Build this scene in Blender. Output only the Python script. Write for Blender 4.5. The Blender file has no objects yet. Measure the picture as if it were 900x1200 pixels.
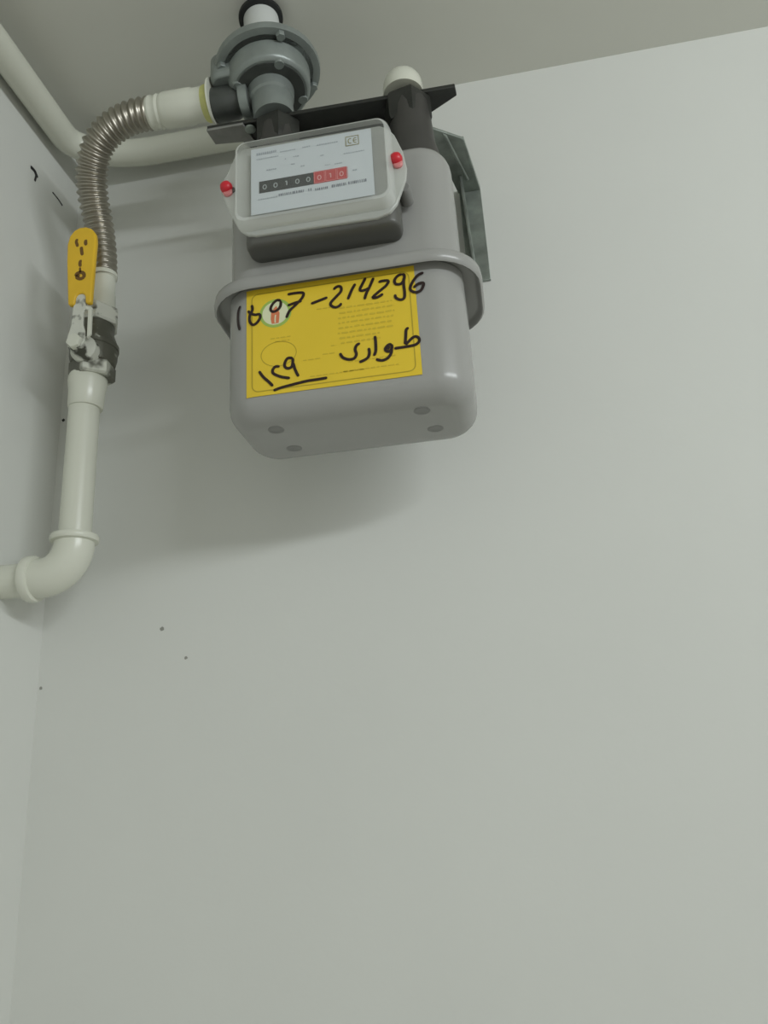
import bpy, math, random
from mathutils import Vector, Matrix
PI = math.pi
sc = bpy.context.scene
C = sc.collection

# ---------------------------------------------------------------- camera
cam_d = bpy.data.cameras.new('camera')
cam = bpy.data.objects.new('camera', cam_d); C.objects.link(cam)
Rt = ((0.98352, 0.17195, -0.05594), (-0.10819, 0.31169, -0.94400), (-0.14488, 0.93450, 0.32516))  # image right, image down, forward
right, down, fwd = (Vector(v) for v in Rt)
M = Matrix((right, -down, -fwd)).transposed().to_4x4()
M.translation = Vector((0.5282, -0.82, 1.8317))
cam.matrix_world = M
cam_d.sensor_fit = 'VERTICAL'; cam_d.sensor_height = 24.0
cam_d.lens = 930.0 / 1200.0 * 24.0
cam_d.clip_start = 0.01
sc.camera = cam

# ---------------------------------------------------------------- light
w = bpy.data.worlds.new('room_light'); sc.world = w; w.use_nodes = True
w.node_tree.nodes['Background'].inputs[0].default_value = (0.86, 0.875, 0.82, 1)
w.node_tree.nodes['Background'].inputs[1].default_value = 0.56
ld = bpy.data.lights.new('ceiling_tube_light', 'AREA'); ld.shape = 'RECTANGLE'  # unseen ceiling tube, inferred from the shadow directions
ld.size = 1.3; ld.size_y = 0.08; ld.energy = 17.5; ld.color = (0.93, 0.98, 1.0)
lo = bpy.data.objects.new('ceiling_tube_light', ld); C.objects.link(lo)
lo.location = (1.95, -1.55, 2.56)
zz = -(Vector((0.3, 0.0, 2.0)) - lo.location).normalized(); xx = Vector((1.0, 1.0, 0.0)); xx = (xx - zz * xx.dot(zz)).normalized(); yy = zz.cross(xx)
lo.rotation_euler = Matrix((xx, yy, zz)).transposed().to_euler()
sc.view_settings.view_transform = 'Standard'; sc.view_settings.look = 'None'
sc.view_settings.exposure = 0.0; sc.view_settings.gamma = 1.0
sc.view_settings.use_curve_mapping = False

# ---------------------------------------------------------------- materials
def mat(name, col, rough=0.5, metal=0.0, noise=0.0, nscale=30.0, bump=0.0, bscale=200.0, alpha=1.0, spec=0.5, col2=None, mixscale=8.0, mixpos=0.5, mixw=0.05):
    m = bpy.data.materials.new(name); m.use_nodes = True
    nt = m.node_tree; b = nt.nodes['Principled BSDF']
    b.inputs['Roughness'].default_value = rough; b.inputs['Metallic'].default_value = metal
    b.inputs['Alpha'].default_value = alpha; b.inputs['Specular IOR Level'].default_value = spec
    tc = nt.nodes.new('ShaderNodeTexCoord')
    n = nt.nodes.new('ShaderNodeTexNoise'); n.inputs['Scale'].default_value = nscale; n.inputs['Detail'].default_value = 4
    nt.links.new(tc.outputs['Object'], n.inputs['Vector'])
    r = nt.nodes.new('ShaderNodeValToRGB')
    a = [max(0, c * (1 - noise)) for c in col]; z = [min(1, c * (1 + noise)) for c in col]
    r.color_ramp.elements[0].position = 0.3; r.color_ramp.elements[1].position = 0.7
    r.color_ramp.elements[0].color = (*a, 1); r.color_ramp.elements[1].color = (*z, 1)
    nt.links.new(n.outputs['Fac'], r.inputs['Fac'])
    out = r.outputs['Color']
    if col2:
        n2 = nt.nodes.new('ShaderNodeTexNoise'); n2.inputs['Scale'].default_value = mixscale; n2.inputs['Detail'].default_value = 3
        nt.links.new(tc.outputs['Object'], n2.inputs['Vector'])
        r2 = nt.nodes.new('ShaderNodeValToRGB')
        r2.color_ramp.elements[0].position = mixpos - mixw; r2.color_ramp.elements[1].position = mixpos + mixw
        r2.color_ramp.elements[0].color = (0, 0, 0, 1); r2.color_ramp.elements[1].color = (1, 1, 1, 1)
        nt.links.new(n2.outputs['Fac'], r2.inputs['Fac'])
        mx = nt.nodes.new('ShaderNodeMix'); mx.data_type = 'RGBA'
        nt.links.new(r2.outputs['Color'], mx.inputs[0]); nt.links.new(out, mx.inputs[6]); mx.inputs[7].default_value = (*col2, 1)
        out = mx.outputs[2]
    nt.links.new(out, b.inputs['Base Color'])
    if bump:
        n3 = nt.nodes.new('ShaderNodeTexNoise'); n3.inputs['Scale'].default_value = bscale; n3.inputs['Detail'].default_value = 3
        nt.links.new(tc.outputs['Object'], n3.inputs['Vector'])
        bp = nt.nodes.new('ShaderNodeBump'); bp.inputs['Strength'].default_value = bump; bp.inputs['Distance'].default_value = 0.002
        nt.links.new(n3.outputs['Fac'], bp.inputs['Height']); nt.links.new(bp.outputs['Normal'], b.inputs['Normal'])
    return m

WALL = mat('wall_paint', (0.69, 0.70, 0.665), 0.75, noise=0.012, nscale=5, bump=0.12, bscale=60, spec=0.25)
CEIL = mat('ceiling_paint', (0.72, 0.72, 0.665), 0.85, noise=0.015, nscale=6, bump=0.1, bscale=50, spec=0.2)
FLOOR = mat('floor_tile', (0.45, 0.43, 0.38), 0.5, noise=0.04, nscale=12)
GREY = mat('grey_enamel', (0.345, 0.345, 0.330), 0.26, noise=0.015, nscale=9, bump=0.05, bscale=120)
GREYD = mat('grey_enamel_dull', (0.22, 0.22, 0.21), 0.45, noise=0.03, nscale=20)
YEL = mat('sticker_yellow', (0.78, 0.56, 0.035), 0.42, noise=0.03, nscale=14)
YPRINT = mat('sticker_print', (0.46, 0.34, 0.025), 0.5)
YPRINT2 = mat('sticker_faint_print', (0.62, 0.45, 0.03), 0.5)
INK = mat('marker_ink', (0.018, 0.005, 0.004), 0.5)
LGREEN = mat('emblem_green', (0.34, 0.50, 0.10), 0.45)
LWHITE = mat('emblem_white', (0.72, 0.74, 0.50), 0.45)
LRED = mat('emblem_red', (0.66, 0.20, 0.09), 0.45)
DARK = mat('dark_painted_steel', (0.022, 0.023, 0.020), 0.42, noise=0.25, nscale=40, bump=0.1, bscale=300)
GALV = mat('galvanised_steel', (0.27, 0.30, 0.275), 0.36, metal=0.6, noise=0.35, nscale=35, bump=0.12, bscale=90)
BOSS = mat('dark_boss_enamel', (0.05, 0.048, 0.044), 0.45, noise=0.1, nscale=40)
ENDG = mat('grey_end_steel', (0.21, 0.21, 0.195), 0.5, noise=0.15, nscale=60)
STEEL = mat('stainless_steel', (0.41, 0.385, 0.33), 0.30, metal=0.9, noise=0.08, nscale=50)
REGC = mat('regulator_casting', (0.27, 0.30, 0.285), 0.36, metal=0.35, noise=0.09, nscale=45, bump=0.1, bscale=250)
REGM = mat('regulator_inlet_dark', (0.075, 0.082, 0.076), 0.4, metal=0.3, noise=0.15, nscale=60)
REGD = mat('regulator_dark_shade', (0.06, 0.065, 0.06), 0.45, noise=0.2, nscale=60)  # dark colour for the painted shade below the housing and flange
CAPW = mat('white_cap_plastic', (0.62, 0.64, 0.62), 0.4)
RUB = mat('black_rubber', (0.012, 0.013, 0.013), 0.6)
WPIPE = mat('cream_pipe_paint', (0.68, 0.69, 0.60), 0.27, noise=0.02, nscale=10)
WPATCH = mat('patchy_white_paint_on_steel', (0.64, 0.65, 0.58), 0.4, col2=(0.06, 0.06, 0.045), mixscale=48, mixpos=0.57, mixw=0.04, bump=0.3, bscale=120)
VALVW = mat('half_painted_valve_steel', (0.13, 0.13, 0.105), 0.4, metal=0.3, col2=(0.58, 0.59, 0.52), mixscale=38, mixpos=0.52, mixw=0.06, bump=0.25, bscale=150)
VALVD = mat('dark_valve_steel', (0.12, 0.12, 0.095), 0.38, metal=0.4, col2=(0.55, 0.56, 0.5), mixscale=60, mixpos=0.64, mixw=0.05, bump=0.25, bscale=150)
TAPE = mat('yellowish_sealant_tape', (0.62, 0.62, 0.24), 0.55, noise=0.1, nscale=80)
HANDLE = mat('yellow_vinyl', (0.80, 0.50, 0.025), 0.4, noise=0.04, nscale=30)
HINK = mat('brown_stamped_ink', (0.16, 0.075, 0.01), 0.5)
SEALR = mat('red_seal_plastic', (0.62, 0.02, 0.035), 0.35)
SEALP = mat('pink_seal_plastic', (0.68, 0.24, 0.24), 0.35)
CARD = mat('white_dial_card', (0.60, 0.65, 0.68), 0.5)
CARDINK = mat('dial_card_ink', (0.16, 0.18, 0.22), 0.5)
CARDFAINT = mat('dial_card_faint_ink', (0.38, 0.42, 0.47), 0.5)
OLIVE = mat('olive_mark_ink', (0.27, 0.25, 0.10), 0.5)
REGBLK = mat('register_black', (0.010, 0.013, 0.015), 0.4)
REGRED = mat('register_red', (0.50, 0.03, 0.035), 0.4)
DIGW = mat('digit_white', (0.36, 0.40, 0.40), 0.4)
DIGP = mat('digit_pink', (0.70, 0.35, 0.35), 0.4)
IDXB = mat('dark_index_housing', (0.10, 0.10, 0.09), 0.4, noise=0.05, nscale=30)
CLEAR = mat('clear_milky_plastic', (0.70, 0.72, 0.68), 0.12, alpha=0.13)
CLEARW = mat('clear_plastic_wall', (0.74, 0.76, 0.73), 0.15, alpha=0.55)
CLEARR = mat('clear_plastic_rim', (0.66, 0.68, 0.64), 0.2, alpha=0.62)
DIRT = mat('wall_smudge', (0.30, 0.30, 0.27), 0.8)
DIRT2 = mat('black_scuff', (0.02, 0.02, 0.02), 0.7)

# ---------------------------------------------------------------- mesh helpers (world coordinates in, local meshes out)
ROOT = {}
def link(name, V, F, m, parent=None, sharp=35, mats=None, fm=None):
    off = ROOT.get(parent.name, Vector((0, 0, 0))) if parent else Vector((0, 0, 0))
    me = bpy.data.meshes.new(name)
    me.from_pydata([tuple(Vector(v) - off) for v in V], [], F)
    me.materials.append(m)
    if mats:
        for x in mats: me.materials.append(x)
    me.update()
    import bmesh
    bm = bmesh.new(); bm.from_mesh(me); bmesh.ops.recalc_face_normals(bm, faces=bm.faces); bm.to_mesh(me); bm.free()
    me.polygons.foreach_set('use_smooth', [True] * len(me.polygons))
    me.set_sharp_from_angle(angle=math.radians(sharp))
    if fm:
        for p_, i_ in zip(me.polygons, fm): p_.material_index = i_
    o = bpy.data.objects.new(name, me); C.objects.link(o)
    if parent:
        o.parent = parent; ROOT[o.name] = off
    else:
        ROOT[o.name] = Vector((0, 0, 0))
    return o
def bev(o, wdt, seg=2, ang=40):
    b = o.modifiers.new('bevel', 'BEVEL'); b.width = wdt; b.segments = seg; b.limit_method = 'ANGLE'; b.angle_limit = math.radians(ang)
    return o
def thing(name, label, cat, loc, group=None):
    o = bpy.data.objects.new(name, None); C.objects.link(o); o.location = loc
    o.empty_display_size = 0.03
    o['label'] = label; o['category'] = cat
    if group: o['group'] = group
    ROOT[o.name] = Vector(loc)
    return o
def tag(o, label, cat, group=None):
    o['label'] = label; o['category'] = cat
    if group: o['group'] = group
    return o
class MB:
    def __init__(s): s.V = []; s.F = []
    def add(s, V, F):
        n = len(s.V); s.V += [tuple(v) for v in V]; s.F += [tuple(i + n for i in f) for f in F]; return s
    def build(s, name, m, parent=None, sharp=35): return link(name, s.V, s.F, m, parent, sharp)
def box(x0, x1, y0, y1, z0, z1):
    V = [(x, y, z) for z in (z0, z1) for y in (y0, y1) for x in (x0, x1)]
    return V, [(0, 2, 3, 1), (4, 5, 7, 6), (0, 1, 5, 4), (2, 6, 7, 3), (0, 4, 6, 2), (1, 3, 7, 5)]
def frame(d):
    d = Vector(d).normalized(); u = Vector((0, 0, 1)) if abs(d.z) < 0.9 else Vector((1, 0, 0))
    a = d.cross(u).normalized(); b = d.cross(a).normalized(); return a, b, d
def lathe(o, axis, prof, n=32, ph=0.0):
    """prof: list of (distance along axis, radius); closed with caps"""
    a, b, d = frame(axis); o = Vector(o); V = []; F = []
    for (t, r) in prof:
        for i in range(n):
            g = 2 * PI * i / n + ph; V.append(o + d * t + a * (r * math.cos(g)) + b * (r * math.sin(g)))
    k = len(prof)
    for j in range(k - 1):
        for i in range(n):
            i2 = (i + 1) % n; F.append((j * n + i, j * n + i2, (j + 1) * n + i2, (j + 1) * n + i))
    F.append(tuple(range(n))); F.append(tuple((k - 1) * n + i for i in range(n)))
    return V, F
def hexa(o, axis, t0, t1, r, ph=0.0, c=0.08):
    h = t1 - t0
    return lathe(o, axis, [(t0, r * (1 - c)), (t0 + h * 0.12, r), (t1 - h * 0.12, r), (t1, r * (1 - c))], 6, ph)
def smooth(P, n=8):
    P = [Vector(p) for p in P]; out = []
    for i in range(len(P) - 1):
        p0 = P[max(i - 1, 0)]; p1 = P[i]; p2 = P[i + 1]; p3 = P[min(i + 2, len(P) - 1)]
        for k in range(n):
            t = k / n
            out.append(0.5 * ((2 * p1) + (p2 - p0) * t + (2 * p0 - 5 * p1 + 4 * p2 - p3) * t * t + (3 * p1 - p0 - 3 * p2 + p3) * t ** 3))
    out.append(P[-1]); return out
def tube(P, rad, n=20, caps=True):
    """rad: number or function of the arc length"""
    P = [Vector(p) for p in P]; V = []; F = []; s = 0.0
    a = None
    for i, p in enumerate(P):
        t = (P[min(i + 1, len(P) - 1)] - P[max(i - 1, 0)]).normalized()
        if a is None: a = frame(t)[0]
        a = (a - t * a.dot(t)).normalized(); b = t.cross(a)
        if i: s += (P[i] - P[i - 1]).length
        r = rad(s) if callable(rad) else rad
        for k in range(n):
            g = 2 * PI * k / n; V.append(p + a * (r * math.cos(g)) + b * (r * math.sin(g)))
    for i in range(len(P) - 1):
        for k in range(n):
            k2 = (k + 1) % n; F.append((i * n + k, i * n + k2, (i + 1) * n + k2, (i + 1) * n + k))
    if caps: F.append(tuple(range(n))); F.append(tuple((len(P) - 1) * n + k for k in range(n)))
    return V, F
def resample(P, step):
    P = [Vector(p) for p in P]; L = [0]
    for i in range(1, len(P)): L.append(L[-1] + (P[i] - P[i - 1]).length)
    N = max(2, int(L[-1] / step)); out = []; j = 0
    for k in range(N + 1):
        s = L[-1] * k / N
        while j < len(L) - 2 and L[j + 1] < s: j += 1
        out.append(P[j].lerp(P[j + 1], (s - L[j]) / max(1e-9, L[j + 1] - L[j])))
    return out
def prism(poly, y0, y1):
    """polygon given in x,z, thick in y"""
    n = len(poly); V = [(x, y0, z) for x, z in poly] + [(x, y1, z) for x, z in poly]
    F = [tuple(range(n)), tuple(range(2 * n - 1, n - 1, -1))] + [(i, (i + 1) % n, n + (i + 1) % n, n + i) for i in range(n)]
    return V, F
def slab(poly, z0, z1):
    n = len(poly); V = [(x, y, z0) for x, y in poly] + [(x, y, z1) for x, y in poly]
    F = [tuple(range(n)), tuple(range(2 * n - 1, n - 1, -1))] + [(i, (i + 1) % n, n + (i + 1) % n, n + i) for i in range(n)]
    return V, F
def rr(x0, x1, y0, y1, r, n=8):
    P = []
    for cx, cy, a0 in ((x1 - r, y1 - r, 0), (x0 + r, y1 - r, 90), (x0 + r, y0 + r, 180), (x1 - r, y0 + r, 270)):
        for i in range(n + 1):
            a = math.radians(a0 + 90 * i / n); P.append((cx + r * math.cos(a), cy + r * math.sin(a)))
    return P
def rloft(x0, x1, y0, y1, r, levels, close=True, cap=(True, True)):
    """levels: (z, inset) rounded rectangles in plan"""
    V = []; F = []; n = None
    for z, i in levels:
        P = rr(x0 + i, x1 - i, y0 + i, y1 - i, max(r - i, 0.0015)); n = len(P); V += [(x, y, z) for x, y in P]
    for j in range(len(levels) - 1):
        for k in range(n):
            k2 = (k + 1) % n; F.append((j * n + k, j * n + k2, (j + 1) * n + k2, (j + 1) * n + k))
    if cap[0]: F.append(tuple(range(n)))
    if cap[1]: F.append(tuple((len(levels) - 1) * n + k for k in range(n)))
    return V, F
def struct(o): o['kind'] = 'structure'; return o

# ---------------------------------------------------------------- the room corner
H = 2.70
wb = struct(link('wall_back', *box(-0.12, 2.9, 0.0, 0.12, 0, H), WALL))
wl = struct(link('wall_left', *box(-0.12, 0.0, -3.0, 0.0, 0, H), WALL))
struct(link('ceiling', *box(-0.12, 2.9, -3.0, 0.12, H, H + 0.1), CEIL))
struct(link('floor', *box(-0.12, 2.9, -3.0, 0.12, -0.1, 0), FLOOR))
def blob(cx, cz, r, seed, m, name='stain'):
    random.seed(seed); n = 12
    poly = [(cx + r * random.uniform(.7, 1.1) * math.cos(2 * PI * i / n), cz + r * random.uniform(.7, 1.1) * math.sin(2 * PI * i / n)) for i in range(n)]
    return link(name, *prism(poly, -0.0004, 0.001), m, wb)
blob(0.1449, 2.0092, 0.0026, 1, DIRT); blob(0.1738, 1.9748, 0.0020, 2, DIRT)
blob(0.0045, 2.2837, 0.0022, 3, DIRT2); blob(0.004, 1.955, 0.002, 4, DIRT)
def scuff(P, r):
    P = [(0.0002, y, z) for y, z in P]
    L = len(P) - 1
    V, F = tube(smooth(P, 4), r, 8)
    return link('scratch', V, F, DIRT2, wl)
scuff([(-0.1080, 2.5812), (-0.100, 2.5815), (-0.0940, 2.5770)], 0.0019)
scuff([(-0.0985, 2.5812), (-0.0965, 2.577), (-0.0975, 2.5690)], 0.0014)
scuff([(-0.0600, 2.5830), (-0.047, 2.5830), (-0.0370, 2.5812)], 0.0009)

# ---------------------------------------------------------------- gas meter
X0, X1, YF, YB, RC = 0.290, 0.517, -0.210, -0.098, 0.032
meter = thing('gas_meter', 'grey metal gas meter with yellow sticker hung under the dark bracket on the wall', 'gas meter', (0.4035, -0.154, 2.143))
def arc(z, r, up, n=7):
    out = []
    for i in range(n + 1):
        a = PI / 2 * i / n
        out.append((z + (r - r * math.cos(a)) * up, r - r * math.sin(a)))
    return out
low = arc(2.1435, 0.023, 1) + [(2.279, 0.0)]
V, F = rloft(X0, X1, YF, YB, RC, low)
link('lower_shell', V, F, GREY, meter, 30)
top = [(2.279, 0.0)] + list(reversed([(2.424 - (z), i) for z, i in [(q[0], q[1]) for q in arc(0, 0.024, 1)]]))
V, F = rloft(X0 + .001, X1 - .001, YF + .001, YB - .001, RC, top)
link('upper_shell', V, F, GREY, meter, 30)
fl = [(2.2865, 0.004), (2.2875, -0.008), (2.2870, -0.014), (2.2845, -0.0172), (2.2800, -0.0178), (2.2740, -0.0172), (2.2725, -0.0155),
      (2.2740, -0.0135), (2.2785, -0.0125), (2.2800, -0.010), (2.2805, 0.004)]
V, F = rloft(X0, X1, YF + 0.006, YB, RC, fl, cap=(False, False))
link('seam_flange', V, F, GREY, meter, 50)
for dx, dy in ((0.3345, -0.183), (0.3385, -0.138), (0.4690, -0.184), (0.4765, -0.143)):
    link('bottom_dimple', *lathe((dx, dy, 2.1443), (0, 0, -1), [(0, 0.0080), (0.0009, 0.0076), (0.0012, 0.0066), (0.0009, 0.0050), (0.0009, 0.001)], 20), GREYD, meter)
for bx, nm in ((0.331, 'inlet_boss'), (0.478, 'outlet_boss')):
    o = link(nm, *lathe((bx, -0.152, 2.405), (0, 0, 1), [(0, 0.032), (0.030, 0.031), (0.060, 0.0245), (0.112, 0.0215), (0.121, 0.019)], 28), BOSS, meter)
# connection nut under the bracket bar
link('coupling_nut', *hexa((0.476, -0.150, 2.4930), (0, 0, 1), 0, 0.0360, 0.0265, 0.3), DARK, meter)
link('coupling_nut', *hexa((0.331, -0.150, 2.4930), (0, 0, 1), 0, 0.0360, 0.0265, 0.3), DARK, meter)

def ys(x, off=0.0):
    """front face of the shell at x (it turns away at the rounded corners)"""
    d = max(0.0, X0 + RC - x, x - (X1 - RC)); d = min(d, RC * 0.98)
    return YF + (RC - math.sqrt(RC * RC - d * d)) - off
LC = (0.3946, 2.2208)
def sheet(x0, x1, z0, z1, off, m, name, parent, r=0.0, nx=24):
    """thin sticker layer that follows the shell, rounded corners by narrowing columns"""
    V = []; F = []
    for i in range(nx + 1):
        x = x0 + (x1 - x0) * i / nx; e = 0.0
        d = min(x - x0, x1 - x)
        if r and d < r: e = r - math.sqrt(max(0, r * r - (r - d) ** 2))
        for z in (z0 + e, z1 - e):
            V.append((x, ys(x, off), z)); V.append((x, ys(x, off) + 0.0002, z))
    for i in range(nx):
        a = i * 4; b = a + 4
        F += [(a, b, b + 2, a + 2), (a + 1, a + 3, b + 3, b + 1), (a, a + 1, b + 1, b), (a + 2, b + 2, b + 3, a + 3)]
    F += [(0, 2, 3, 1), (nx * 4, nx * 4 + 1, nx * 4 + 3, nx * 4 + 2)]
    return link(name, V, F, m, parent)
def stroke_mb(mb, P, wd, off, closed=False, n=5, yf=ys, flat=0.00012):
    """marker or print line lying on the face: flat ribbon with round ends"""
    Q = [Vector((x, z, 0)) for x, z in P]
    Q = smooth(Q, n) if n > 1 else Q
    Q = resample(Q, wd * 0.45) if len(Q) > 1 and n > 1 else Q
    N = len(Q); A = []; B = []
    for i, q in enumerate(Q):
        t = (Q[min(i + 1, N - 1)] - Q[max(i - 1, 0)]).normalized(); nn = Vector((-t.y, t.x, 0))
        k = wd / 2
        if not closed and n > 1 and i in (0, N - 1): k *= 0.55
        A.append(q + nn * k); B.append(q - nn * k)
    V = [(p.x, yf(p.x, off), p.y) for p in A] + [(p.x, yf(p.x, off), p.y) for p in B]
    V += [(p.x, yf(p.x, off - flat), p.y) for p in A] + [(p.x, yf(p.x, off - flat), p.y) for p in B]
    F = []
    for i in range(N - 1):
        F += [(i, i + 1, N + i + 1, N + i), (2 * N + i, 3 * N + i, 3 * N + i + 1, 2 * N + i + 1), (i, 2 * N + i, 2 * N + i + 1, i + 1), (N + i, N + i + 1, 3 * N + i + 1, 3 * N + i)]
    F += [(0, N, 3 * N, 2 * N), (N - 1, 3 * N - 1, 4 * N - 1, 2 * N - 1)]
    mb.add(V, F)
label = sheet(0.3155, 0.4744, 2.1652, 2.2768, 0.0005, YEL, 'sticker', meter)
label['label'] = 'yellow paper sticker with handwritten numbers'
lx, lz = LC
def L(P): return [(lx + a, lz + b) for a, b in P]
mb = MB()
bp = []
bx0, bx1, bz0, bz1, br = -0.0735, 0.0745, -0.0510, 0.0505, 0.006
for cx, cz, a0 in ((bx1 - br, bz1 - br, 0), (bx0 + br, bz1 - br, 90), (bx0 + br, bz0 + br, 180), (bx1 - br, bz0 + br, 270)):
    for i in range(6):
        a = math.radians(a0 + 18 * i); bp.append((cx + br * math.cos(a), cz + br * math.sin(a)))
full = []
bp.append(bp[0])
for i in range(len(bp) - 1):
    a, b = bp[i], bp[i + 1]; k = max(1, int(math.dist(a, b) / 0.006))
    full += [(a[0] + (b[0] - a[0]) * j / k, a[1] + (b[1] - a[1]) * j / k) for j in range(k)]
full.append(bp[0])
stroke_mb(mb, L(full), 0.0010, 0.0007, True, 1)
mb.build('printed_border', YPRINT, label)
# faint printed rows and the oval
mb = MB(); random.seed(5)
for r_ in range(8):
    z = 0.0225 - r_ * 0.0052; x = 0.0065 + random.uniform(0, .003); xe = 0.060 - random.uniform(0, .003) if r_ < 6 else 0.045
    while x < xe:
        wd = random.uniform(0.002, 0.007); stroke_mb(mb, L([(x, z), (min(x + wd, xe), z + random.uniform(-.0003, .0003))]), 0.0018, 0.0007, False, 2); x += wd + 0.0012
for (x0_, x1_, z_) in ((-0.012, 0.001, 0.0250), (-0.056, -0.036, 0.0010), (-0.052, -0.038, -0.0025), (0.0, 0.005, -0.0150), (-0.008, 0.003, -0.0225), (-0.026, -0.010, -0.0260), (0.010, 0.060, -0.0425), (0.015, 0.058, -0.0335), (-0.020, 0.03, -0.0430)):
    x = x0_
    while x < x1_:
        wd = random.uniform(0.002, 0.006); stroke_mb(mb, L([(x, z_), (min(x + wd, x1_), z_)]), 0.0011, 0.0007, False, 2); x += wd + 0.0011
mb.build('printed_text', YPRINT2, label)['kind'] = 'stuff'
mb = MB()
stroke_mb(mb, L([(-0.0485 + 0.0165 * math.cos(2 * PI * i / 40), -0.0155 + 0.0125 * math.sin(2 * PI * i / 40)) for i in range(41)]), 0.0006, 0.0007, True, 1)
mb.build('printed_oval', YPRINT, label)
# round emblem: green ring, white field, red flame
def disc(cx, cz, rx, rz, off, m, name):
    n = 40; P = [(lx + cx + rx * math.cos(2 * PI * i / n), lz + cz + rz * math.sin(2 * PI * i / n)) for i in range(n)]
    V = [(x, ys(x, off), z) for x, z in P] + [(x, ys(x, off - 0.0001), z) for x, z in P]
    F = [tuple(range(n)), tuple(range(2 * n - 1, n - 1, -1))] + [(i, (i + 1) % n, n + (i + 1) % n, n + i) for i in range(n)]
    return link(name, V, F, m, label)
disc(-0.0510, 0.0275, 0.0152, 0.0150, 0.00062, LGREEN, 'emblem_ring')
disc(-0.0512, 0.0275, 0.0124, 0.0122, 0.00074, LWHITE, 'emblem_field')
fl_ = [(-0.0545, 0.0165), (-0.0555, 0.0215), (-0.0550, 0.0285), (-0.0525, 0.0325), (-0.0500, 0.0350), (-0.0485, 0.0310), (-0.0470, 0.0270), (-0.0475, 0.0200), (-0.0480, 0.0165)]
n = len(fl_); P = L(fl_)
V = [(x, ys(x, 0.00088), z) for x, z in P] + [(x, ys(x, 0.00078), z) for x, z in P]
link('emblem_flame', V, [tuple(range(n)), tuple(range(2 * n - 1, n - 1, -1))] + [(i, (i + 1) % n, n + (i + 1) % n, n + i) for i in range(n)], LRED, label)
mb = MB(); stroke_mb(mb, L([(-0.0513, 0.0170), (-0.0513, 0.0215), (-0.0508, 0.0255)]), 0.0012, 0.00096); mb.build('emblem_highlight', LWHITE, label)
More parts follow.
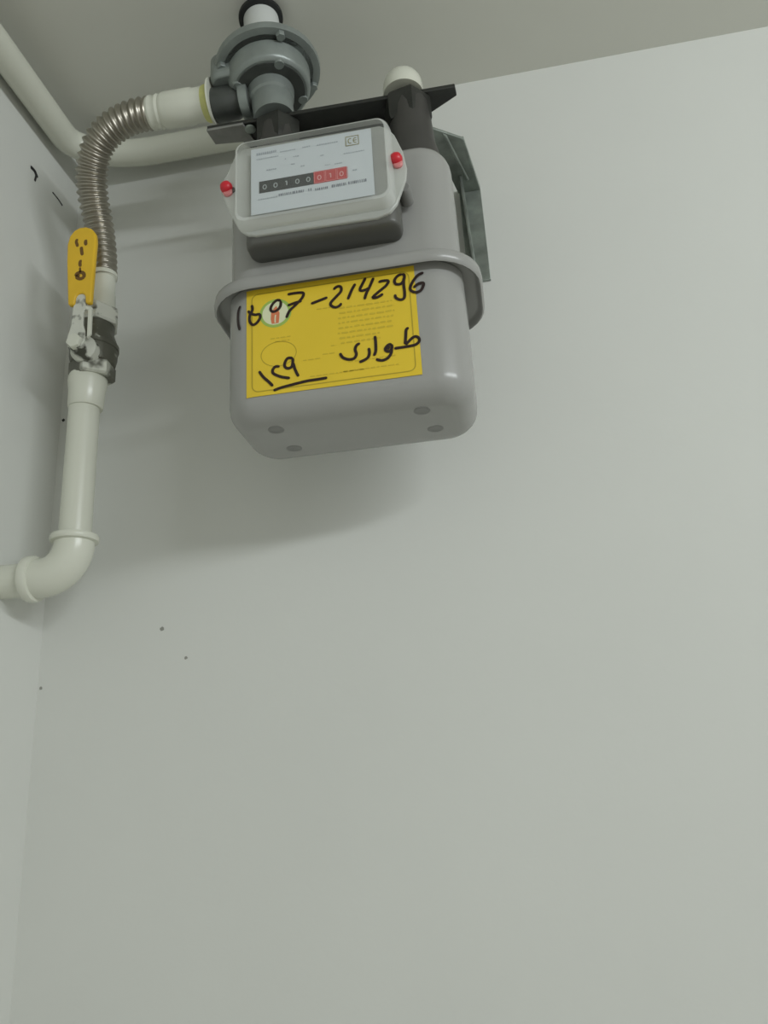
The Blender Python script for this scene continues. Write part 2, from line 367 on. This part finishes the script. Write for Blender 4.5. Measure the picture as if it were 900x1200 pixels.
HAND = {
 'handwritten_number': [
  [(-0.0859, 0.0427), (-0.0883, 0.0377), (-0.0888, 0.0292), (-0.0879, 0.0224), (-0.0863, 0.0169)],
  [(-0.0736, 0.0399), (-0.073, 0.0345), (-0.0756, 0.029), (-0.0756, 0.0224), (-0.0724, 0.0183), (-0.0683, 0.0205), (-0.0655, 0.0253), (-0.0665, 0.0288), (-0.0706, 0.0288), (-0.0754, 0.0316), (-0.0774, 0.0346)],
  [(-0.0456, 0.0392), (-0.0486, 0.041), (-0.0527, 0.0384), (-0.0552, 0.0341), (-0.0552, 0.0308), (-0.0523, 0.029), (-0.0481, 0.031), (-0.0459, 0.0346), (-0.0456, 0.0392)],
  [(-0.039, 0.0454), (-0.0325, 0.0456), (-0.0243, 0.0446), (-0.025, 0.0396), (-0.0316, 0.0328), (-0.0376, 0.0272), (-0.0406, 0.0205)],
  [(-0.0392, 0.0334), (-0.0327, 0.035), (-0.0257, 0.0362)],
  [(-0.017, 0.0316), (-0.0094, 0.0336), (-0.0014, 0.0358)],
  [(0.0046, 0.0431), (0.0082, 0.0458), (0.0116, 0.0446), (0.0114, 0.0399), (0.0066, 0.0348), (0.0018, 0.0298), (0.0017, 0.0265), (0.0056, 0.0239), (0.0097, 0.0251), (0.0113, 0.0275)],
  [(0.0252, 0.0458), (0.0212, 0.0389), (0.0176, 0.0303)],
  [(0.035, 0.0504), (0.0324, 0.0455), (0.0293, 0.0395), (0.0303, 0.0373), (0.0349, 0.0378), (0.0378, 0.0393)],
  [(0.0424, 0.0491), (0.0378, 0.0393), (0.0347, 0.0333), (0.033, 0.0277)],
  [(0.0467, 0.0437), (0.0507, 0.0443), (0.0558, 0.0434), (0.0532, 0.0386), (0.0461, 0.0333), (0.0404, 0.0284), (0.0447, 0.0279), (0.0502, 0.0306)],
  [(0.0686, 0.0484), (0.0645, 0.0471), (0.0614, 0.043), (0.0623, 0.0389), (0.0668, 0.0382), (0.0698, 0.0416), (0.0707, 0.0467), (0.0686, 0.0486)],
  [(0.07, 0.0442), (0.0695, 0.0364), (0.0698, 0.0285), (0.0689, 0.0228), (0.0652, 0.0218), (0.0614, 0.0247), (0.0611, 0.0281)],
  [(0.0882, 0.0464), (0.0836, 0.045), (0.0788, 0.04), (0.0753, 0.0334), (0.0758, 0.0294), (0.0801, 0.027), (0.0847, 0.0285), (0.0873, 0.0333), (0.0869, 0.0359), (0.0824, 0.0354), (0.0782, 0.0322)]],
 'handwritten_unit_number': [
  [(-0.0669, -0.0307), (-0.063, -0.0371), (-0.0583, -0.0423), (-0.0541, -0.0475)],
  [(-0.0476, -0.0287), (-0.0518, -0.0284), (-0.0542, -0.0315), (-0.0535, -0.035), (-0.0477, -0.0388), (-0.0425, -0.0407), (-0.0383, -0.0419)],
  [(-0.0353, -0.0222), (-0.04, -0.0215), (-0.0427, -0.0257), (-0.0428, -0.0297), (-0.0402, -0.0319), (-0.0365, -0.0307), (-0.0353, -0.0257), (-0.0353, -0.0222)],
  [(-0.0351, -0.0269), (-0.0334, -0.034), (-0.0304, -0.0414)],
  [(-0.0537, -0.0521), (-0.0468, -0.0503), (-0.0353, -0.0486), (-0.0227, -0.0471), (-0.0123, -0.0469), (-0.0043, -0.0466)]],
 'handwritten_name': [
  [(0.071, -0.0079), (0.0687, -0.0097), (0.0679, -0.0154), (0.0668, -0.0241)],
  [(0.0673, -0.0247), (0.0718, -0.0202), (0.0761, -0.0177), (0.0792, -0.0198), (0.0794, -0.023), (0.0765, -0.0257), (0.0718, -0.0265), (0.0662, -0.0267), (0.0569, -0.0268)],
  [(0.0549, -0.0222), (0.052, -0.0223), (0.049, -0.0255), (0.0498, -0.0283), (0.0531, -0.0288), (0.0549, -0.0259), (0.0549, -0.0222)],
  [(0.0546, -0.0259), (0.0539, -0.031), (0.0503, -0.0356), (0.0451, -0.0369), (0.0401, -0.0349)],
  [(0.0530, -0.0239), (0.0515, -0.0256), (0.0522, -0.0271)],
  [(0.0404, -0.0115), (0.0407, -0.0184), (0.0403, -0.0268), (0.0384, -0.0312)],
  [(0.0342, -0.0227), (0.0346, -0.028), (0.0323, -0.0329), (0.0251, -0.0357)],
  [(0.0266, -0.0167), (0.0235, -0.0183), (0.0219, -0.0223), (0.0229, -0.0272), (0.0206, -0.0311), (0.0154, -0.0313), (0.0103, -0.0284), (0.0081, -0.0238)]]}
for nm, S in HAND.items():
    mb = MB()
    for k, s in enumerate(S): stroke_mb(mb, L(s), 0.0027, 0.00102 + k * 0.00001)
    mb.build(nm, INK, label)

# index housing, dial card and clear cover
base = bev(link('index_housing', *rloft(0.3215, 0.4680, -0.2375, -0.205, 0.012, [(2.3065, 0.004), (2.3085, 0.001), (2.3120, 0), (2.390, 0), (2.408, 0.0), (2.412, 0.004)]), IDXB, meter), 0.001)
def plate(poly, y0, y1, name, m, parent, b=0.0015): return bev(link(name, *prism(poly, y0, y1), m, parent, 25), b, 3, 25)
rim_poly = [(0.3200, 2.4160), (0.3150, 2.4110), (0.3120, 2.4030), (0.3060, 2.3890), (0.3010, 2.3800), (0.3008, 2.3690), (0.3034, 2.3600), (0.3137, 2.3340), (0.3200, 2.3215), (0.3270, 2.3155),
            (0.3350, 2.3130), (0.4480, 2.3110), (0.4600, 2.3145), (0.4670, 2.3230), (0.4765, 2.3480), (0.4780, 2.3600), (0.4755, 2.3800), (0.4690, 2.4000), (0.4640, 2.4080), (0.4560, 2.4140)]
cover_rim = plate(rim_poly, -0.2405, -0.2360, 'clear_cover', CLEARR, meter)
cover_rim['label'] = 'clear plastic dial cover'
# raised transparent window of the cover
def ploft(levels, r, name, m, parent):
    V = []; F = []
    for (x0, x1, z0, z1, y, rad) in levels:
        P = rr(x0, x1, z0, z1, rad); n = len(P); V += [(x, y, z) for x, z in P]
    for j in range(len(levels) - 1):
        for k in range(n):
            k2 = (k + 1) % n; F.append((j * n + k, j * n + k2, (j + 1) * n + k2, (j + 1) * n + k))
    F.append(tuple((len(levels) - 1) * n + k for k in range(n)))
    return link(name, V, F, m, parent, 30, [CLEARW], [1] * (len(F) - 1) + [0])
ploft([(0.3165, 0.4660, 2.3180, 2.4165, -0.2402, 0.012), (0.3178, 0.4645, 2.3200, 2.4145, -0.2480, 0.011), (0.3190, 0.4630, 2.3222, 2.4120, -0.2515, 0.010), (0.3212, 0.4610, 2.3245, 2.4100, -0.2525, 0.009)], 0, 'cover_window', CLEAR, cover_rim)
link('card_backing', *box(0.3400, 0.4400, -0.2452, -0.2405, 2.3380, 2.4000), IDXB, meter)
card = link('dial_card', *box(0.3325, 0.4480, -0.2460, -0.2452, 2.3315, 2.4070), CARD, meter)
yc = -0.2461
def yflat(x, off): return yc - off
def cb(x0, x1, z0, z1, off, m, name, parent=card): return link(name, *box(x0, x1, yc - off - 0.0002, yc - off + 0.0002, z0, z1), m, parent)
RZ0, RZ1 = 2.3545, 2.3675
cb(0.3405, 0.3925, RZ0, RZ1, 0.0002, REGBLK, 'black_register')
cb(0.3925, 0.4235, RZ0, RZ1 + 0.0004, 0.0002, REGRED, 'red_register')
for i in range(8):
    x = 0.3458 + i * 0.0104
    dm = DIGW if i < 5 else DIGP
    mb = MB()
    if i in (0, 1, 3, 4, 5, 7):
        P = [(x + 0.0016 * math.cos(2 * PI * k / 14), 2.3605 + 0.0024 * math.sin(2 * PI * k / 14)) for k in range(15)]
        stroke_mb(mb, P, 0.0009, 0.00055, True, 1, yflat)
    else:
        stroke_mb(mb, [(x - 0.001, 2.3622), (x + 0.0003, 2.3628), (x + 0.0003, 2.3582)], 0.0010, 0.00055, False, 3, yflat)
    mb.build('digit', dm, card)
for i in range(3):
    x = 0.3925 + i * 0.0108; mb = MB()
    stroke_mb(mb, [(x + .0006, RZ0 + .0008), (x + .0102, RZ0 + .0008), (x + .0102, RZ1 - .0004), (x + .0006, RZ1 - .0004), (x + .0006, RZ0 + .0008)], 0.0005, 0.0005, True, 1, yflat)
    mb.build('digit_window', SEALP, card)
mb = MB(); random.seed(11)      # the unreadable small print of the card
for (x0_, x1_, z_, h_) in ((0.3595, 0.3835, 2.3489, .0028), (0.3875, 0.3905, 2.3489, .003), (0.3940, 0.4055, 2.3480, .0026), (0.4095, 0.4220, 2.3486, .0032), (0.4250, 0.4410, 2.3489, .0032)):
    x = x0_
    while x < x1_:
        stroke_mb(mb, [(x, z_ - h_ / 2), (x, z_ + h_ / 2)], random.uniform(.0006, .0012), 0.0003, False, 2, yflat); x += random.uniform(.0014, .0022)
mb.build('serial_print', CARDINK, card)['kind'] = 'stuff'
mb = MB()
for (x0_, x1_, z_, h_) in ((0.3380, 0.3575, 2.4001, .0032), (0.3610, 0.3755, 2.3982, .0012), (0.3825, 0.3895, 2.3987, .0014), (0.3965, 0.4155, 2.3982, .0014), (0.3380, 0.3585, 2.3940, .0012),
                           (0.3475, 0.3555, 2.3796, .0016), (0.3655, 0.3670, 2.3889, .0016), (0.3735, 0.3795, 2.3898, .0012), (0.3715, 0.3740, 2.3815, .0014), (0.3805, 0.3835, 2.3773, .0014), (0.3995, 0.4020, 2.3856, .0015),
                           (0.4035, 0.4085, 2.3736, .0008), (0.4125, 0.4185, 2.3731, .0008), (0.4290, 0.4330, 2.3624, .0014), (0.4215, 0.4400, 2.3829, .0010), (0.3395, 0.3575, 2.3475, .0012)):
    x = x0_
    while x < x1_:
        wd = random.uniform(.0010, .0018); stroke_mb(mb, [(x, z_), (x + wd, z_)], h_, 0.0003, False, 2, yflat); x += wd + .0006
mb.build('faint_print', CARDFAINT, card)['kind'] = 'stuff'
mb = MB()                       # outlined approval mark at the upper right of the card
stroke_mb(mb, [(0.4240, 2.3912), (0.4360, 2.3912), (0.4360, 2.4015), (0.4240, 2.4015), (0.4240, 2.3912)], 0.0009, 0.0003, True, 1, yflat)
stroke_mb(mb, [(0.4282 + 0.0019 * math.cos(math.radians(a)), 2.3963 + 0.0028 * math.sin(math.radians(a))) for a in range(60, 301, 30)], 0.0008, 0.0003, False, 1, yflat)
stroke_mb(mb, [(0.4330 + 0.0019 * math.cos(math.radians(a)), 2.3963 + 0.0028 * math.sin(math.radians(a))) for a in range(60, 301, 30)], 0.0008, 0.0003, False, 1, yflat)
stroke_mb(mb, [(0.4310, 2.3963), (0.4342, 2.3963)], 0.0008, 0.0003, True, 1, yflat)
mb.build('approval_mark', OLIVE, card)
for sx, sz in ((0.3070, 2.3715), (0.4690, 2.3700)):
    s = link('seal', *lathe((sx, -0.2395, sz), (0, -1, 0), [(0, 0.0056), (0.0035, 0.0060), (0.0065, 0.0050), (0.0080, 0.0030), (0.0085, 0.0008)], 20), SEALR, meter)
    link('seal_collar', *lathe((sx + 0.0012, -0.2392, sz - 0.0050), (0, -1, 0), [(0, 0.0045), (0.0030, 0.0046), (0.0042, 0.0034), (0.0045, 0.001)], 16), SEALP, s)
    link('seal_recess', *lathe((sx - 0.0052 if sx > .4 else sx + .0055, -0.2375, sz - 0.003), (0, -1, 0), [(0, 0.0030), (0.0040, 0.0030), (0.0042, 0.002)], 12), IDXB, meter)
link('locking_screw', *lathe((0.4735, -0.2150, 2.3440), (0, -1, 0), [(0, 0.0062), (0.018, 0.0062), (0.0205, 0.0045), (0.0205, 0.0015)], 16), GREYD, meter)

# ---------------------------------------------------------------- dark steel bracket
br = thing('wall_bracket', 'dark steel angle bracket on the wall that carries the meter', 'bracket', (0.54, 0.0, 2.392))
bar = bev(link('crossbar', *slab([(0.2535, -0.1640), (0.5290, -0.1590), (0.5300, -0.1470), (0.4960, -0.1280), (0.4800, -0.1180), (0.2950, -0.1180), (0.2850, -0.1400), (0.2550, -0.1440)], 2.5290, 2.5340), DARK, br), 0.0008)
link('crossbar_end', *slab([(0.2535, -0.1645), (0.2950, -0.1640), (0.3000, -0.1390), (0.2560, -0.1440)], 2.5262, 2.5292), ENDG, br)
link('crossbar_web', *box(0.2860, 0.4800, -0.1215, -0.1180, 2.5060, 2.5292), DARK, br)
# arm: angle iron running from the bar back to the wall, then down along it
def loft_sections(S, name, m, parent, sharp=20):
    n = len(S[0]); V = [p for s in S for p in s]; F = []
    for j in range(len(S) - 1):
        for k in range(n): k2 = (k + 1) % n; F.append((j * n + k, j * n + k2, (j + 1) * n + k2, (j + 1) * n + k))
    F += [tuple(range(n)), tuple((len(S) - 1) * n + k for k in range(n))]
    return link(name, V, F, m, parent, sharp)
t = 0.003
# horizontal arm: bottom web plus right-hand upright web
bev(loft_sections([[(0.4930, -0.118, 2.523), (0.5325, -0.090, 2.5235), (0.5325, -0.090, 2.5265), (0.4930, -0.118, 2.5265)],
               [(0.5080, -0.052, 2.523), (0.5400, -0.045, 2.5235), (0.5400, -0.045, 2.5265), (0.5080, -0.052, 2.5265)],
               [(0.5190, -0.003, 2.523), (0.5465, -0.003, 2.5235), (0.5465, -0.003, 2.5265), (0.5190, -0.003, 2.5265)]], 'arm', GALV, br), 0.0005)
bev(loft_sections([[(0.5325 - t, -0.090, 2.523), (0.5325, -0.090, 2.523), (0.5325, -0.090, 2.528), (0.5325 - t, -0.090, 2.528)],
               [(0.5465 - t, -0.003, 2.523), (0.5465, -0.003, 2.523), (0.5465, -0.003, 2.530), (0.5465 - t, -0.003, 2.530)]], 'arm_web', GALV, br), 0.0005)
bev(loft_sections([[(0.5090, -0.105, 2.5215), (0.5140, -0.101, 2.5215), (0.5140, -0.101, 2.5245), (0.5090, -0.105, 2.5245)],
               [(0.5300, -0.024, 2.5215), (0.5345, -0.024, 2.5215), (0.5345, -0.024, 2.5245), (0.5300, -0.024, 2.5245)]], 'arm_rib', GALV, br), 0.0015)
bev(link('wall_leg', *box(0.5200, 0.5465, -0.0035, 0.0, 2.392, 2.530), GALV, br), 0.0006)
bev(loft_sections([[(0.5225, -0.034, 2.526), (0.5257, -0.034, 2.526), (0.5257, -0.002, 2.526), (0.5225, -0.002, 2.526)],
               [(0.5275, -0.026, 2.395), (0.5307, -0.026, 2.395), (0.5307, -0.002, 2.395), (0.5275, -0.002, 2.395)]], 'wall_leg_web', GALV, br), 0.0006)
b0 = link('bolt', *hexa((0.4870, -0.134, 2.5292), (0, 0, -1), 0, 0.006, 0.0075, 0.2), DARK, br)
link('bolt', *hexa((0.4610, -0.150, 2.5292), (0, 0, -1), 0, 0.003, 0.0045, 0.2), ENDG, br)
link('washer', *lathe((0.3010, -0.1560, 2.5270), (0, 0, -1), [(0, 0.0060), (0.0015, 0.0060), (0.0020, 0.005)], 16), GALV, br)
bev(loft_sections([[(0.4720, -0.132, 2.5295), (0.4960, -0.118, 2.5295), (0.4960, -0.115, 2.5295), (0.4720, -0.126, 2.5295)],
               [(0.4850, -0.124, 2.508), (0.4990, -0.112, 2.512), (0.4990, -0.109, 2.512), (0.4850, -0.118, 2.508)]], 'gusset', DARK, br), 0.0005)

# ---------------------------------------------------------------- regulator
reg = thing('gas_regulator', 'grey cast gas pressure regulator with round diaphragm housing above the bracket', 'regulator', (0.3285, -0.155, 2.5345))
ax = Vector((-0.095, 0.0, 1.0)).normalized(); ro = Vector((0.3285, -0.155, 2.5345))
def rl(name, prof, m, n=48, parent=reg, sharp=30): return link(name, *lathe(ro, ax, prof, n), m, parent, sharp)
rl('outlet_neck', [(0, 0.0225), (0.026, 0.0230), (0.028, 0.0250), (0.036, 0.0260), (0.044, 0.0270)], REGC)
low_h = rl('lower_housing', [(0.040, 0.041), (0.042, 0.0440), (0.045, 0.0455), (0.063, 0.0470), (0.0655, 0.0450)], REGC)
rl('housing_underside_shade', [(0.0385, 0.028), (0.0388, 0.0385), (0.044, 0.0385)], REGD)  # dark ring: shade under the casting put into the colour
rl('gasket_and_shade', [(0.0655, 0.0515), (0.068, 0.0515)], REGD)  # gasket ring, its dark also painted shade under the flange
rl('diaphragm_flange', [(0.0655, 0.0545), (0.0665, 0.0590), (0.0715, 0.0600), (0.075, 0.0590), (0.078, 0.050)], REGC)
rl('upper_housing', [(0.076, 0.050), (0.088, 0.044), (0.100, 0.030), (0.106, 0.024), (0.112, 0.024)], REGC)
rl('top_cap', [(0.108, 0.0215), (0.152, 0.0205), (0.153, 0.0185)], CAPW)
rl('cap_ring', [(0.1525, 0.0240), (0.1535, 0.0258), (0.1575, 0.0258), (0.1585, 0.0245)], RUB)
a_, b_, d_ = frame(ax)
for k in range(4):
    g = 2 * PI * (k + 0.35) / 4; p = ro + d_ * 0.0675 + a_ * (0.0530 * math.cos(g)) + b_ * (0.0530 * math.sin(g))
    link('housing_bolt', *hexa(p, -ax, 0, 0.007, 0.0052, k), REGC, reg)
    q = ro + d_ * 0.042 + a_ * (0.0375 * math.cos(g)) + b_ * (0.0375 * math.sin(g))
    link('housing_lug', *lathe(q, ax, [(-0.004, 0.0052), (0.0, 0.0065), (0.016, 0.0072)], 16), REGC, reg)
io = Vector((0.318, -0.155, 2.5700))
link('inlet_pipe', *lathe(io, (-1, 0, 0), [(0.010, 0.0150), (0.030, 0.0165), (0.034, 0.0185), (0.058, 0.0190), (0.0595, 0.0175)], 28), REGM, reg)
bev(link('inlet_block', *rloft(0.260, 0.312, -0.184, -0.130, 0.014, [(2.582, 0.004), (2.585, 0.001), (2.588, 0), (2.612, 0.0), (2.618, 0.004)]), REGC, reg), 0.001)
link('inlet_collar', *lathe((0.3020, -0.155, 2.568), (-1, 0, 0), [(0, 0.0205), (0.006, 0.0215), (0.010, 0.0205)], 28), REGC, reg)

# ---------------------------------------------------------------- flexible hose
hose = thing('flexible_gas_hose', 'corrugated stainless steel gas hose curving from valve up to regulator', 'hose', (0.0925, -0.082, 2.372))
pts = [(0.0930, -0.081, 2.420), (0.0915, -0.085, 2.455), (0.0895, -0.095, 2.490), (0.0895, -0.112, 2.518), (0.0960, -0.128, 2.542), (0.1120, -0.143, 2.561), (0.1340, -0.151, 2.5725), (0.1600, -0.155, 2.5775), (0.1830, -0.155, 2.5775)]
path = resample(smooth(pts, 12), 0.00075)
pitch = 0.0076
V, F = tube(path, lambda s: 0.0143 + min(1, s / .12) * 0.0028 + 0.0016 * math.cos(2 * PI * s / pitch), 28)
link('corrugated_tube', V, F, STEEL, hose, 80)
d0 = Vector((-0.02, -0.08, 1.0)).normalized()
f0 = Vector((0.0930, -0.0795, 2.3765))
link('lower_fitting', *lathe(f0, (Vector(pts[0]) - f0), [(0, 0.0150), (0.020, 0.0145), (0.022, 0.0138), (0.042, 0.0138), (0.044, 0.0158), (0.049, 0.0158), (0.050, 0.0140)], 28), WPIPE, hose)
d1 = Vector((1, 0, -0.03)).normalized()
link('upper_fitting', *lathe(Vector((0.181, -0.155, 2.5775)), d1, [(0, 0.0178), (0.003, 0.0188), (0.006, 0.0178), (0.009, 0.0180), (0.012, 0.0192), (0.015, 0.0178), (0.017, 0.0190), (0.020, 0.0198), (0.052, 0.0198), (0.055, 0.0185), (0.070, 0.0190)], 36), WPIPE, hose)
link('sealant_tape', *lathe(Vector((0.181, -0.155, 2.5775)) + d1 * 0.066, d1, [(0, 0.0187), (0.002, 0.0199), (0.007, 0.0204), (0.009, 0.0190)], 36), TAPE, hose)
link('fitting_flange', *lathe(Vector((0.181, -0.155, 2.5775)) + d1 * 0.0750, d1, [(0, 0.0205), (0.0008, 0.0262), (0.0030, 0.0262), (0.0035, 0.020)], 36), WPIPE, hose)

# ---------------------------------------------------------------- ball valve
val = thing('ball_valve', 'steel ball valve with yellow lever, smeared with white paint, under the hose', 'valve', (0.0865, -0.080, 2.272))
vo = Vector((0.0865, -0.080, 2.272))
link('upper_nut', *hexa(vo, (0, 0, 1), 0.083, 0.104, 0.0275, 0.5), WPATCH, val)
link('body', *lathe(vo, (0, 0, 1), [(0.030, 0.0215), (0.032, 0.0245), (0.040, 0.0262), (0.052, 0.0268), (0.062, 0.0250), (0.068, 0.0228), (0.072, 0.0215), (0.084, 0.0215)], 36), VALVD, val)
link('body_ring', *lathe(vo, (0, 0, 1), [(0.0505, 0.0262), (0.0515, 0.0277), (0.0565, 0.0277), (0.0575, 0.0260)], 36), VALVD, val)
link('lower_nut', *hexa(vo, (0, 0, 1), 0.014, 0.033, 0.0255, 0.1), VALVW, val)
link('bonnet', *lathe((0.0890, -0.085, 2.3110), (0, -1, 0), [(0, 0.0160), (0.022, 0.0155), (0.026, 0.0120), (0.032, 0.0105), (0.037, 0.0100)], 24), WPATCH, val)
link('stem_nut', *hexa((0.0900, -0.121, 2.3090), (0, -1, 0), 0, 0.008, 0.0090, 0.2), WPIPE, val)
lev = plate([(0.0835, 2.3020), (0.0970, 2.3010), (0.1010, 2.3100), (0.1000, 2.3220), (0.0975, 2.3300), (0.0970, 2.3460), (0.0995, 2.3500), (0.0990, 2.3700), (0.0950, 2.3740), (0.0890, 2.3740), (0.0860, 2.3700), (0.0840, 2.3500), (0.0835, 2.330), (0.0800, 2.3160)], -0.1250, -0.1215, 'lever', WPATCH, val, 0.001)
plate([(0.1035, 2.3120), (0.1080, 2.3160), (0.1070, 2.3500), (0.0990, 2.3540), (0.0985, 2.3490), (0.1025, 2.3470)], -0.1250, -0.1215, 'lever_stop', WPIPE, lev, 0.0008)
hp = [(0.0790, 2.3560), (0.0765, 2.3800), (0.0730, 2.4150), (0.0718, 2.4380), (0.0740, 2.4490), (0.0790, 2.4560), (0.0860, 2.4590), (0.0935, 2.4585), (0.1010, 2.4545), (0.1060, 2.4470), (0.1075, 2.4360),
      (0.1070, 2.4150), (0.1068, 2.3800), (0.1066, 2.3545), (0.1000, 2.3550), (0.0990, 2.3655), (0.0955, 2.3690), (0.0900, 2.3690), (0.0875, 2.3655), (0.0868, 2.3555)]
han = plate(hp, -0.1275, -0.1205, 'handle', HANDLE, val, 0.0022)
han['label'] = 'yellow vinyl lever grip'
mb = MB()
def yh(x, off): return -0.1275 - off
for s, wd in (([(0.0844, 2.4429), (0.0833, 2.4392), (0.0847, 2.4351), (0.0856, 2.432)],   .0036), ([(0.0952, 2.4399), (0.095, 2.436), (0.096, 2.432)], .0042), ([(0.0901, 2.4311), (0.091, 2.4251), (0.0923, 2.4191)], .0040),
          ([(0.091, 2.4131), (0.09, 2.4089), (0.0912, 2.4039)], .0038), ([(0.0855, 2.3926), (0.0883, 2.3959), (0.0935, 2.3959), (0.0963, 2.3926), (0.0958, 2.3889), (0.0915, 2.3878), (0.0869, 2.3914), (0.0912, 2.3925)], .0044), ([(0.0905, 2.4030), (0.0915, 2.3960)], .0026)):
    stroke_mb(mb, s, wd, 0.0002, yf=yh)
mb.build('handle_lettering', HINK, han)

# ---------------------------------------------------------------- riser pipe with elbow
ris = thing('riser_pipe', 'cream painted gas pipe rising from an elbow at the left wall', 'pipe', (0.0800, -0.080, 2.0575))
link('vertical_pipe', *lathe((0.0800, -0.080, 2.090), (0, 0, 1), [(0, 0.0168), (0.178, 0.0168)], 36), WPIPE, ris)
link('coupling', *lathe((0.0812, -0.080, 2.250), (0.02, 0, 1), [(0, 0.0180), (0.002, 0.0192), (0.020, 0.0198), (0.030, 0.0215), (0.037, 0.0215), (0.040, 0.0205)], 36), WPIPE, ris)
ez, R_ = 2.0575, 0.034
P = [(0.0800, -0.080, 2.099)] + [(0.0800 - R_ + R_ * math.cos(a), -0.080, ez + R_ - R_ * math.sin(a)) for a in [PI / 2 * k / 14 for k in range(15)]] + [(0.036, -0.080, ez)]
link('elbow', *tube(P, 0.0208, 36), WPIPE, ris, 50)
link('elbow_rim', *lathe((0.0800, -0.080, 2.0925), (0, 0, 1), [(0, 0.0210), (0.0010, 0.0243), (0.0030, 0.0252), (0.0055, 0.0252), (0.0075, 0.0243), (0.0080, 0.0170)], 36), WPIPE, ris)
link('elbow_rim', *lathe((0.0410, -0.080, ez), (-1, 0, 0), [(0, 0.0210), (0.0010, 0.0240), (0.0030, 0.0248), (0.0090, 0.0248), (0.0105, 0.0240), (0.0110, 0.0185)], 36), WPIPE, ris)
link('horizontal_pipe', *lathe((0.040, -0.080, ez), (-1, 0, 0), [(0, 0.0182), (0.0398, 0.0182)], 36), WPIPE, ris)

# ---------------------------------------------------------------- outlet pipe under the ceiling
out = thing('outlet_pipe', 'cream painted gas pipe running under the ceiling from behind the meter', 'pipe', (0.473, -0.155, 2.536))
oz, orr = 2.6520, 0.0172
P = [(0.300, -0.030, oz), (0.145, -0.030, oz)]
P += [(0.022 + 0.115 * (1 - math.sin(a) ** 0.9), -0.030 - 0.055 * (1 - math.cos(a) ** 0.9), oz) for a in [PI / 2 * k / 18 for k in range(1, 19)]]
P += [(0.022, -0.5, oz), (0.022, -1.5, oz), (0.022, -2.9, oz)]
link('ceiling_pipe', *tube(P, orr, 32), WPIPE, out, 50)
P = smooth([(0.300, -0.030, oz), (0.320, -0.030, oz - 0.006), (0.36, -0.030, oz - 0.035), (0.40, -0.030, 2.58), (0.44, -0.032, 2.560), (0.462, -0.045, 2.555), (0.472, -0.075, 2.555), (0.473, -0.11, 2.555)], 6)
link('drop_pipe', *tube(P, 0.0150, 24), WPIPE, out, 50)
P = [(0.473, -0.105, 2.556)] + [(0.473, -0.155 + 0.018 - 0.018 * math.sin(a) , 2.538 + 0.018 * math.cos(a)) for a in [PI / 2 * k / 8 for k in range(9)]] + [(0.473, -0.155, 2.535)]
link('elbow', *tube(P, 0.0215, 32), WPIPE, out, 50)
